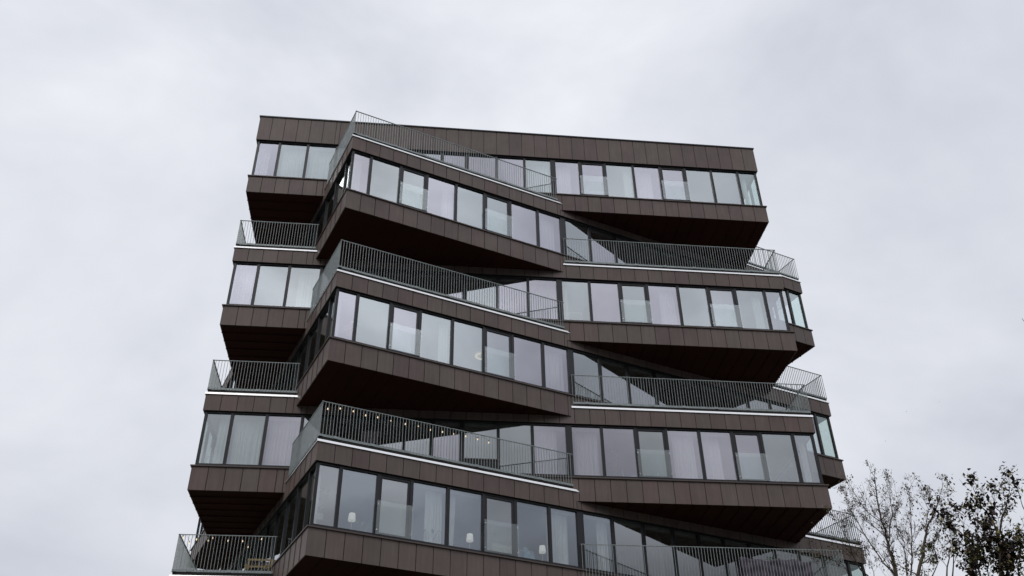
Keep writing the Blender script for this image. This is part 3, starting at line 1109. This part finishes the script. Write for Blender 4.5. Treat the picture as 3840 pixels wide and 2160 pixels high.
# ------------------------------------------------------------------ person behind the corner pane of the fourth storey
def person():
    root = placed('person', 3, .86, .72, .45, 'person in a pink top at the left corner window holding something pale', 'person', turn=R(10))
    # joints in metres, facing -y (towards the glass)
    J = {'pel': (0, 0, .95), 'sp': (0, .01, 1.12), 'ch': (0, .0, 1.30), 'nk': (0, .0, 1.47), 'hd': (0, -.01, 1.60), 'top': (0, .01, 1.68),
         'lh': (-.10, 0, .90), 'lk': (-.11, -.02, .50), 'la': (-.11, .02, .09), 'lt': (-.12, -.15, .03),
         'rh': (.10, 0, .90), 'rk': (.12, -.03, .50), 'ra': (.12, .0, .09), 'rt': (.13, -.16, .03),
         'ls': (-.18, 0, 1.40), 'le': (-.24, -.06, 1.14), 'lw': (-.07, -.25, 1.20), 'lp': (-.02, -.29, 1.23),
         'rs': (.18, 0, 1.40), 're': (.26, -.08, 1.16), 'rw': (.16, -.27, 1.30), 'rp': (.13, -.31, 1.35)}
    RAD = {'pel': .14, 'sp': .12, 'ch': .14, 'nk': .055, 'hd': .085, 'top': .07, 'lh': .085, 'lk': .058, 'la': .04, 'lt': .035, 'rh': .085, 'rk': .058, 'ra': .04, 'rt': .035,
           'ls': .055, 'le': .04, 'lw': .026, 'lp': .03, 'rs': .055, 're': .04, 'rw': .026, 'rp': .03}
    E_ = [('pel', 'sp'), ('sp', 'ch'), ('ch', 'nk'), ('nk', 'hd'), ('hd', 'top'), ('pel', 'lh'), ('lh', 'lk'), ('lk', 'la'), ('la', 'lt'), ('pel', 'rh'), ('rh', 'rk'), ('rk', 'ra'), ('ra', 'rt'),
          ('ch', 'ls'), ('ls', 'le'), ('le', 'lw'), ('lw', 'lp'), ('ch', 'rs'), ('rs', 're'), ('re', 'rw'), ('rw', 'rp')]
    for sd, p, sx in (('l', 'lp', 1), ('r', 'rp', -1)):
        b0 = Vector(J[p])
        for k in range(5):
            a = Vector((sx * (.012 + .002 * k), -.035, .030 - .018 * k)) if k < 4 else Vector((sx * -.01, -.02, .045))
            L_ = (.9, 1.1, 1.15, 1.0, .8)[k]
            J[sd + 'f%da' % k] = tuple(b0 + a * L_)
            J[sd + 'f%db' % k] = tuple(b0 + a * L_ * 1.5 + Vector((sx * .025, -.005, 0)))
            RAD[sd + 'f%da' % k] = .009
            RAD[sd + 'f%db' % k] = .0075
            E_ += [(p, sd + 'f%da' % k), (sd + 'f%da' % k, sd + 'f%db' % k)]

    def grow(name, keys, edges, scale, m, parent, sub=1):
        ks = list(keys)
        me = bpy.data.meshes.new(name)
        me.from_pydata([J[k] for k in ks], [(ks.index(a), ks.index(b_)) for a, b_ in edges], [])
        o = bpy.data.objects.new(name, me)
        col.objects.link(o)
        md = o.modifiers.new('skin', 'SKIN')
        if not me.skin_vertices:
            me.skin_vertices.new(name='') if hasattr(me.skin_vertices, 'new') else None
        lay = me.skin_vertices[0].data
        for i_, k in enumerate(ks):
            r_ = RAD[k] * scale.get(k, scale.get('*', 1))
            fl = .62 if k in ('pel', 'sp', 'ch') else 1
            lay[i_].radius = (r_, r_ * fl)
            lay[i_].use_root = (i_ == 0)
        o.modifiers.new('sub', 'SUBSURF').levels = sub
        dg = bpy.context.evaluated_depsgraph_get()
        dg.update()
        ev = bpy.data.meshes.new_from_object(o.evaluated_get(dg))
        bpy.data.objects.remove(o)
        ev.materials.clear()
        ev.materials.append(m)
        ev.polygons.foreach_set('use_smooth', [True] * len(ev.polygons))
        o2 = bpy.data.objects.new(name, ev)
        col.objects.link(o2)
        o2.parent = parent
        return o2
    try:
        grow('body', J.keys(), E_, {'*': 1}, M['skin'], root, 2)
        up = ['ch', 'sp', 'pel', 'ls', 'le', 'rs', 're']
        grow('top', up, [('ch', 'sp'), ('sp', 'pel'), ('ch', 'ls'), ('ls', 'le'), ('ch', 'rs'), ('rs', 're')], {'*': 1.12}, M['pinktop'], root, 2)
        dn = ['pel', 'lh', 'lk', 'la', 'rh', 'rk', 'ra']
        grow('trousers', dn, [('pel', 'lh'), ('lh', 'lk'), ('lk', 'la'), ('pel', 'rh'), ('rh', 'rk'), ('rk', 'ra')], {'*': 1.12}, M['jeans'], root, 2)
    except Exception as ex:
        print('person skin failed', ex)
    hb = MB(); rounded(hb, 0, .03, 1.645, .095, .095, .105, 1, 18, 10); hb.build('hair', M['hair'], root, smooth=True)
    fb = MB()
    for sx in (-.032, .032):
        rounded(fb, sx, -.088, 1.615, .012, .008, .008, 1, 8, 6)
    fb.build('eyes', M['hair'], root, smooth=True)
    fb = MB(); rounded(fb, 0, -.098, 1.588, .011, .016, .022, 1, 8, 6); rounded(fb, -.088, 0, 1.60, .012, .02, .03, 1, 8, 6); rounded(fb, .088, 0, 1.60, .012, .02, .03, 1, 8, 6); fb.build('nose_and_ears', M['skin'], root, smooth=True)
    fb = MB(); rounded(fb, 0, -.09, 1.553, .024, .008, .006, 1, 8, 6); fb.build('mouth', M['pinktop'], root, smooth=True)
    fb = MB(); rounded(fb, 0, 0, 0, .09, .07, .10, .8, 14, 8)
    o = fb.build('bag', M['floral'], smooth=True)
    o.location = root.matrix_basis @ Vector((.06, -.40, 1.30)) if False else root.location + Vector((.10, -.36, 1.30))
    tag(o, 'pale rounded bundle held by the person at the corner window', 'bundle')


person()


# ------------------------------------------------------------------ terraces
def string_lights(f, pts, label, off=.06):
    root = empty('string_lights', W3(f, pts[0][0], off, pts[0][1]))
    tag(root, label, 'lights', 'strings of bulbs hung along terrace railings')
    r0 = Vector(root.location)
    cab = []
    for i, (s, z) in enumerate(pts):
        p = W3(f, s, off, z)
        if i:
            q = W3(f, (s + pts[i - 1][0]) / 2, off, 4.735)
            cab.append(q)
        cab.append(p + Vector((0, 0, .05)))
    cb = MB()
    cb.tube([c - r0 for c in cab], .0035, 5)
    cb.build('cable', M['black'], root)
    for s, z in pts:
        p = W3(f, s, off, z) - r0
        b_ = MB()
        b_.lathe(p + Vector((0, 0, -.05)), [(.004, .01), (.016, .018), (.021, .034), (.017, .055), (.010, .072), (.004, .076)], 12)
        bo = b_.build('bulb', M['bulb'], root, smooth=True)
        k_ = MB()
        k_.tube([p + Vector((0, 0, .025)), p + Vector((0, 0, .065))], [.014, .010], 8)
        k_.build('socket', M['black'], bo)


string_lights(5, [(.20, 4.56), (.58, 4.66), (1.0, 4.66), (1.4, 4.61), (1.79, 4.63), (2.23, 4.61), (2.71, 4.60), (3.14, 4.62), (3.55, 4.58), (3.97, 4.60), (4.35, 4.61), (4.78, 4.62), (5.2, 4.60), (5.6, 4.57)],
              'string of warm bulbs along the front terrace railing over the lamps')
string_lights(6, [(.14, 4.68), (.36, 4.50), (.55, 4.63), (.91, 4.60), (1.02, 4.69), (1.5, 4.61), (1.93, 4.61), (2.12, 4.43), (2.5, 4.69)],
              'string of warm bulbs on the lowest left terrace railing')

# dark storage box under the fifth storey window on the front terrace
root = placed('storage_box', 4, 9.23, -.26, .335, 'black storage box with a brown lid on the terrace below a window', 'box')
mb = MB(); mb.hexa([(-.58, -.20, 0), (.58, -.20, 0), (.58, .20, 0), (-.58, .20, 0), (-.58, -.20, .80), (.58, -.20, .80), (.58, .20, .80), (-.58, .20, .80)])
mb.build('box_body', M['black'], root)
mb = MB(); mb.hexa([(-.60, -.22, .803), (.60, -.22, .803), (.60, .21, .803), (-.60, .21, .803), (-.60, -.22, .84), (.60, -.22, .84), (.60, .21, .86), (-.60, .21, .86)])
mb.build('lid', M['sill'], root)

# dark garden chair on the front terrace
root = placed('garden_chair', 5, 1.75, .55, 3.432, 'dark folding garden chair behind the string lights', 'chair', turn=R(-20))


def bar(root, name, pts, r, m):
    mb = MB()
    mb.tube(pts, r, 6)
    return mb.build(name, m, root)


M['darkmetal'] = mat('dark_metal', (.06, .05, .05), .5, .3)
M['darkcloth'] = mat('dark_cloth', (.035, .028, .030), .9)
for sx in (-.26, .26):
    bar(root, 'leg', [(sx, -.28, 0), (sx, .10, .62)], .012, M['darkmetal'])
    bar(root, 'leg', [(sx * .96, .28, 0), (sx * .96, -.24, .62)], .012, M['darkmetal'])
    bar(root, 'armrest', [(sx, -.26, .64), (sx, .22, .66)], .015, M['darkmetal'])
    bar(root, 'back_frame', [(sx, .14, .42), (sx, .34, 1.12)], .012, M['darkmetal'])
mb = MB(); rounded(mb, 0, .02, .43, .24, .24, .02, .4); mb.build('seat', M['darkcloth'], root, smooth=True)
mb = MB(); mb.hexa([(-.24, .15, .46), (.24, .15, .46), (.24, .17, .46), (-.24, .17, .46), (-.24, .33, 1.10), (.24, .33, 1.10), (.24, .35, 1.10), (-.24, .35, 1.10)]); mb.build('backrest', M['darkcloth'], root)

# wooden bench, white bags and planter on the lowest left terrace
root = placed('garden_bench', 6, 2.43, .75, 3.432, 'pale wooden bench frame at the right end of the lowest left terrace', 'bench')
for sx in (-.36, .34):
    for sy in (-.22, .22):
        mb = MB(); mb.hexa([(sx - .03, sy - .03, 0), (sx + .03, sy - .03, 0), (sx + .03, sy + .03, 0), (sx - .03, sy + .03, 0)] + [(sx - .03, sy - .03, .90 if sy > 0 else .62), (sx + .03, sy - .03, .90 if sy > 0 else .62), (sx + .03, sy + .03, .90 if sy > 0 else .62), (sx - .03, sy + .03, .90 if sy > 0 else .62)])
        mb.build('leg', M['wood'], root)
for z_, y_ in ((.92, .22), (.70, .22)):
    mb = MB(); mb.hexa([(-.40, y_ - .02, z_ - .04), (.38, y_ - .02, z_ - .04), (.38, y_ + .02, z_ - .04), (-.40, y_ + .02, z_ - .04), (-.40, y_ - .02, z_ + .02), (.38, y_ - .02, z_ + .02), (.38, y_ + .02, z_ + .02), (-.40, y_ + .02, z_ + .02)])
    mb.build('back_rail', M['wood'], root)
mb = MB()
for k in range(9):
    x_ = -.30 + .075 * k
    mb.hexa([(x_ - .033, .245, .02), (x_ + .033, .245, .02), (x_ + .033, .262, .02), (x_ - .033, .262, .02), (x_ - .033, .245, .86), (x_ + .033, .245, .86), (x_ + .033, .262, .86), (x_ - .033, .262, .86)])
mb.build('back_panel', M['darkwood'], root)
bar(root, 'brace', [(.30, -.26, .60), (-.20, -.26, .06)], .018, M['wood'])
mb = MB()
for k in range(5):
    y_ = -.2 + .1 * k
    mb.hexa([(-.38, y_ - .04, .42), (.36, y_ - .04, .42), (.36, y_ + .04, .42), (-.38, y_ + .04, .42), (-.38, y_ - .04, .45), (.36, y_ - .04, .45), (.36, y_ + .04, .45), (-.38, y_ + .04, .45)])
mb.build('seat', M['darkcloth'], root)
for s_, o_, hh, lab in ((2.86, .42, .36, 'tall white bag leaning at the end of the lowest left terrace'), (2.75, .30, .22, 'short white bag in front of the tall white bag')):
    mb = MB(); rounded(mb, 0, 0, hh / 2, .07, .05, hh / 2, .5)
    o = mb.build('bag', M['white'], smooth=True)
    o.location = W3(6, s_, o_, 3.432)
    o.rotation_euler = (R(6), R(5), .3)
    tag(o, lab, 'bag', 'white bags on the lowest left terrace')
LW = walls_of(ODD)[3]
o_ = empty('planter_box', LW.p(LW.len - 3.4, .30, BZ[6] + 3.432))
tag(o_, 'small black planter box against the left side railing', 'planter')
mb = MB(); mb.hexa([(-.2, -.35, 0), (.2, -.35, 0), (.2, .35, 0), (-.2, .35, 0), (-.22, -.37, .75), (.22, -.37, .75), (.22, .37, .75), (-.22, .37, .75)])
mb.build('box_body', M['black'], o_)
mb = MB(); mb.hexa([(-.2, -.34, .755), (.2, -.34, .755), (.2, .34, .755), (-.2, .34, .755), (-.2, -.34, .765), (.2, -.34, .765), (.2, .34, .765), (-.2, .34, .765)])
mb.build('soil', M['backing'], o_)

# purple-grey cover over furniture behind the lowest right railing
root = placed('furniture_cover', 6, 18.85, .0, 3.435, 'crumpled purple grey sheet over furniture behind the lowest right railing', 'cover')
mb = MB()
rnd = random.Random(5)
nu, nv = 64, 26
prof = []
for j in range(nv + 1):
    t = j / nv
    if t < .5:
        prof.append((.10, t * 2 * 1.02))
    elif t < .72:
        prof.append((.10 + (t - .5) / .22 * .55, 1.02 + .03 * math.sin((t - .5) * 14)))
    else:
        prof.append((.65, 1.02 * (1 - (t - .72) / .28)))
vs = []
for i in range(nu + 1):
    x = -1.19 + 2.38 * i / nu
    sag = -.05 * (i / nu) + .03 * math.sin(x * 4) + .02 * math.sin(x * 11 + 1)
    for j, (y, z) in enumerate(prof):
        wr = .022 * math.sin(x * 9 + z * 13 + 2 * math.sin(z * 5)) + .016 * math.sin(x * 23 - z * 9) + .02 * math.sin(z * 17 + 3 * math.sin(x * 3))
        vs.append((x, y + wr, max(.0, z + (sag if z > .3 else 0) - .0)))
fs = [(i * (nv + 1) + j, (i + 1) * (nv + 1) + j, (i + 1) * (nv + 1) + j + 1, i * (nv + 1) + j + 1) for i in range(nu) for j in range(nv)]
mb.quadmesh(vs, fs)
mb.build('sheet', M['tarp'], root, smooth=True)
potted_plant(W3(6, 19.1, .95, 3.432), .18, .42, 1.15, 60, .16, .07, 'green leafy plant showing above the purple grey sheet', seed=33, leaf='leaf', group='plants on the terraces')

# ------------------------------------------------------------------ trees
M['bark'] = mat('grey_brown_bark', (.11, .085, .068), .9, noise=.3, nscale=10)
M['lf_brown'] = mat('withered_brown_leaf', (.16, .105, .068), .8, noise=.4, nscale=2)
M['lf_olive'] = mat('olive_leaf', (.18, .18, .060), .7, noise=.4, nscale=2)
M['lf_yellow'] = mat('yellow_green_leaf', (.27, .25, .075), .7, noise=.3, nscale=2)
M['lf_dark'] = mat('dark_leaf_cluster', (.030, .020, .018), .8, noise=.4, nscale=3)


def tree(base, stems, Y, label, seed, twig=1.0, leaf=None, cat='tree', group=None, r0=.034):
    """stems: list of (points [(u, v)...], start radius factor, depth drift)"""
    rnd = random.Random(seed)
    root = empty('tree', base)
    tag(root, label, cat, group)
    B = Vector(base)
    tb = MB()
    cb = MB()
    tips = []

    def leaves_at(p, dens, kind):
        n = rnd.choice((1, 1, 2, 3)) if kind != 'cluster' else rnd.randint(5, 9)
        for _ in range(n):
            sp = .03 if kind != 'cluster' else .035
            q = p + Vector((rnd.gauss(0, sp), rnd.gauss(0, sp), rnd.gauss(0, sp * 1.2)))
            L_ = rnd.uniform(.030, .058) * leaf['size'] * (1.45 if kind == 'cluster' else 1)
            mi = rnd.choices((0, 1, 2, 3), leaf['mix'] if kind != 'cluster' else (1, 0, 0, 6))[0]
            leaf_quad(cb, q, (rnd.uniform(-1, 1), rnd.uniform(-1, 1), rnd.uniform(-1, .4)), L_, L_ * .8, rnd.uniform(0, .6), mi)

    def branch(p, d, L, r, lv):
        n = 4
        pts, q = [p], Vector(p)
        dd = Vector(d)
        for k in range(n):
            dd = (dd + Vector((rnd.gauss(0, .14), rnd.gauss(0, .14), rnd.gauss(.05, .10)))).normalized()
            q = q + dd * L / n
            pts.append(Vector(q))
        rads = [max(.0014, r * (1 - .78 * k / n)) for k in range(n + 1)]
        tb.tube([x - B for x in pts], rads, 4 if lv > 0 else 5, cap=False)
        if lv < 2:
            m_ = rnd.randint(3, 5) if lv == 0 else rnd.randint(2, 4)
            for k in range(m_):
                t = rnd.uniform(.25, 1)
                i = min(n - 1, int(t * n))
                pp = pts[i].lerp(pts[i + 1], t * n - i)
                nd = (dd + Vector((rnd.gauss(0, .6), rnd.gauss(0, .6), rnd.gauss(.25, .4)))).normalized()
                branch(pp, nd, L * rnd.uniform(.35, .6), rads[i] * .6, lv + 1)
        hz_ = p.z
        for k in range(n if lv else 2):
            if rnd.random() < leaf['dens'] * leaf.get('low', lambda z: 1)(pts[k + 1].z):
                leaves_at(pts[k + 1] - B, 1, 'cluster' if rnd.random() < leaf.get('cluster', 0) else 'n')

    for pts2, rf, drift in stems:
        pts = []
        for i, (u, v) in enumerate(pts2):
            y = Y + drift * (i / max(1, len(pts2) - 1)) + rnd.gauss(0, .03)
            pts.append(at(u, v, y))
        # wobble between the given points
        full = []
        for a, b_ in zip(pts, pts[1:]):
            nseg = max(2, int((b_ - a).length / .16))
            for k in range(nseg):
                full.append(a.lerp(b_, k / nseg) + Vector((rnd.gauss(0, .008), rnd.gauss(0, .008), rnd.gauss(0, .008))))
        full.append(pts[-1])
        n = len(full)
        rads = [max(.0022, r0 * rf * (1 - .93 * (k / (n - 1)) ** .8)) for k in range(n)]
        if rf >= .5:
            lo_ = B.lerp(full[0], .55) + Vector((0, 0, -.3))
            ext = [lo_.lerp(full[0], q / 9) for q in range(9)]
            full = ext + full
            rads = [r0 * rf * (1.35 - .035 * q) for q in range(9)] + rads
            n += 9
        tb.tube([x - B for x in full], rads, 7, cap=False)
        step = .17 / twig
        acc = rnd.uniform(0, step)
        for k in range(1, n - 1):
            acc += (full[k + 1] - full[k]).length
            if k < 4 and rf >= .5:
                continue
            while acc > step:
                acc -= step
                d = (full[k + 1] - full[k]).normalized()
                side = Vector((rnd.gauss(0, 1), rnd.gauss(0, 1), rnd.gauss(.2, .6))).normalized()
                nd = (d * .9 + side * .8 + Vector((0, 0, .25))).normalized()
                L_ = rnd.uniform(.22, .66) * (1 - .84 * k / n)
                branch(full[k], nd, L_, rads[k] * .45, 0)
        if twig > .01:
            for k in range(3):
                branch(full[-1], ((full[-1] - full[-2]).normalized() + Vector((rnd.gauss(0, .4), rnd.gauss(0, .4), .0))).normalized(), .10, .0024, 1)
    # the trunk under the frame
    low = B.lerp(at(stems[0][0][0][0], stems[0][0][0][1], Y), .55) + Vector((0, 0, -.3))
    tb.tube([Vector((0, 0, 0)), Vector((.03, .02, 1.0)), (low - B) * .6, low - B + Vector((0, 0, .1))], [r0 * 3.2, r0 * 2.4, r0 * 2.0, r0 * 1.5], 12)
    t_ = tb.build('trunk', M['bark'], root, smooth=True)
    if cb.f:
        cb.build('crown', [M['lf_brown'], M['lf_olive'], M['lf_yellow'], M['lf_dark']], root)
    return root


def Y1(*p):
    return [(3050 + x * .31746, 1700 + y * .31746) for x, y in p]


def Y2(*p):
    return [(3440 + x * .31746, 1700 + y * .31746) for x, y in p]


bx = at(3370, 2160, 16)
tree((bx.x + .2, 16.2, 0), [
    (Y1((985, 1449), (930, 1230), (890, 1130), (870, 1000), (820, 800), (760, 620), (735, 420), (720, 280), (660, 160)), 1.0, -.4),
    (Y1((890, 1130), (905, 900), (935, 720), (905, 520), (900, 320), (870, 240)), .40, .5),
    (Y1((965, 1440), (830, 1290), (740, 1150), (620, 970), (530, 820), (450, 690), (380, 520), (320, 400)), .48, .8),
    (Y1((830, 830), (640, 690), (570, 600), (430, 400), (400, 345)), .25, -.3),
    (Y1((870, 1000), (780, 920), (680, 820), (560, 690), (480, 540)), .28, .4),
    (Y1((650, 1449), (560, 1380), (470, 1200), (400, 1020), (330, 900), (260, 780), (200, 700)), .42, -.8),
    (Y1((620, 1449), (590, 1330), (575, 1220), (560, 1100)), .25, -.3),
    (Y1((1100, 1449), (1080, 1200), (1070, 1050), (1000, 880), (960, 740), (1010, 600)), .40, .6),
    (Y1((1160, 1449), (1165, 1000), (1150, 700), (1130, 420), (1190, 310)), .45, .2),
    (Y1((720, 1449), (700, 1350), (640, 1250), (520, 1200)), .2, .4),
    (Y1((430, 1449), (330, 1300), (200, 1250), (80, 1200)), .2, -.4),
    (Y1((120, 1449), (60, 1340), (30, 1260)), .15, -.2),
], 16, 'bare tree with few withered leaves reaching over the right terrace railing', 41, 2.3,
    dict(size=.66, dens=.10, mix=(7, 2, 1, 0)), group='autumn trees at the lower right')

bx = at(3470, 2160, 15)
tree((bx.x + .1, 15.2, 0), [
    (Y2((5, 1449), (60, 1200), (100, 1000), (110, 900), (170, 740), (240, 630), (275, 480), (290, 300)), .9, .3),
    (Y2((100, 1000), (120, 800), (115, 650), (90, 500), (70, 450)), .3, -.3),
    (Y2((170, 740), (200, 620), (175, 560), (150, 430)), .25, .2),
    (Y2((265, 560), (340, 510), (395, 480)), .14, .1),
    (Y2((330, 1449), (370, 1250), (400, 1080), (330, 930), (270, 830)), .4, .5),
    (Y2((430, 1449), (420, 1200), (405, 950), (400, 780)), .35, -.5),
    (Y2((180, 1449), (240, 1300), (200, 1120), (230, 960)), .3, .6),
], 15, 'slender half bare tree between the bare tree and the leafy tree', 57, 1.3,
    dict(size=.80, dens=.27, mix=(4, 5, 3, 0), low=lambda z: 1.7 if z < 7.1 else .5), group='autumn trees at the lower right')

bx = at(3760, 2160, 12)


def Y2(*p):
    return [(3440 + x * .31746, 1738 + y * .31746) for x, y in p]


tree((bx.x + .1, 12.2, 0), [
    (Y2((970, 1449), (970, 1280), (975, 1100), (960, 900), (900, 700), (800, 560), (740, 460), (690, 330), (645, 215)), 1.0, -.2),
    (Y2((960, 900), (1000, 650), (1050, 500), (1080, 330), (1085, 200), (1040, 130)), .55, .4),
    (Y2((1020, 640), (930, 520), (900, 400), (865, 300)), .3, .3),
    (Y2((780, 1449), (700, 1150), (640, 980), (560, 870), (450, 760), (380, 650)), .55, -.4),
    (Y2((710, 1150), (715, 900), (700, 700), (690, 560), (650, 500)), .3, .3),
    (Y2((560, 870), (545, 740), (510, 640), (480, 560)), .2, .2),
    (Y2((1040, 1100), (1120, 950), (1180, 830), (1255, 740)), .35, .3),
    (Y2((1240, 1449), (1180, 1250), (1200, 1100), (1250, 900)), .5, -.3),
    (Y2((1260, 560), (1225, 450), (1200, 330), (1180, 240)), .25, -.2),
    (Y2((560, 1449), (600, 1300), (560, 1150), (480, 1000)), .35, .4),
    (Y2((850, 1449), (830, 1250), (870, 1050), (820, 850), (800, 700)), .35, .5),
    (Y2((1100, 1449), (1060, 1300), (1120, 1180), (1090, 1000)), .4, .2),
], 12, 'leafy tree with dark hanging clusters at the right edge', 77, 1.15,
    dict(size=.90, dens=.19, mix=(3, 7, 8, 0), cluster=.20, low=lambda z: 2.8 if z < 5.75 else (1.5 if z < 6.0 else .6)), group='autumn trees at the lower right', r0=.028)

# near tree standing outside the right edge: only one twig tip reaches the picture
tree((5.6, 7.0, 0), [
    ([(4300, 1900), (4100, 1560), (3960, 1360), (3880, 1262), (3833, 1195)], .6, .2),
    ([(4320, 1900), (4260, 1500), (4230, 1200), (4200, 900)], .6, .5),
], 7, 'dark bare twig tip entering at the right edge of the sky', 91, .0001, dict(size=1, dens=0, mix=(1, 1, 1, 1)), r0=.012)


# ------------------------------------------------------------------ far birds
def bird(u, v, y, label, seed):
    p = at(u, v, y)
    mb = MB()
    rounded(mb, 0, 0, 0, .05, .16, .05, 1, 10, 6)
    rounded(mb, 0, -.17, .03, .035, .05, .035, 1, 8, 6)
    for sx in (-1, 1):
        mb.hexa([(sx * .03, -.08, .0), (sx * .03, .07, .0), (sx * .24, .10, .09), (sx * .24, -.02, .09), (sx * .03, -.08, .015), (sx * .03, .07, .015), (sx * .24, .10, .10), (sx * .24, -.02, .10)])
        mb.hexa([(sx * .24, -.02, .09), (sx * .24, .10, .09), (sx * .46, .14, .03), (sx * .45, .08, .03), (sx * .24, -.02, .10), (sx * .24, .10, .10), (sx * .46, .14, .037), (sx * .45, .08, .037)])
    mb.hexa([(-.03, .13, 0), (.03, .13, 0), (.05, .27, 0), (-.05, .27, 0), (-.03, .13, .015), (.03, .13, .015), (.05, .27, .01), (-.05, .27, .01)])
    o = mb.build('bird', M['darkmetal'], smooth=False)
    o.location = p
    o.rotation_euler = (0, 0, seed)
    tag(o, label, 'bird', 'small birds far off in the sky')


bird(3321, 1654, 420, 'tiny far bird lowest in the sky, above the bare tree', .6)
bird(3399, 1543, 440, 'tiny far bird in the middle of the three over the trees', 1.1)
bird(3522, 1507, 460, 'tiny far bird farthest right and highest over the trees', .2)
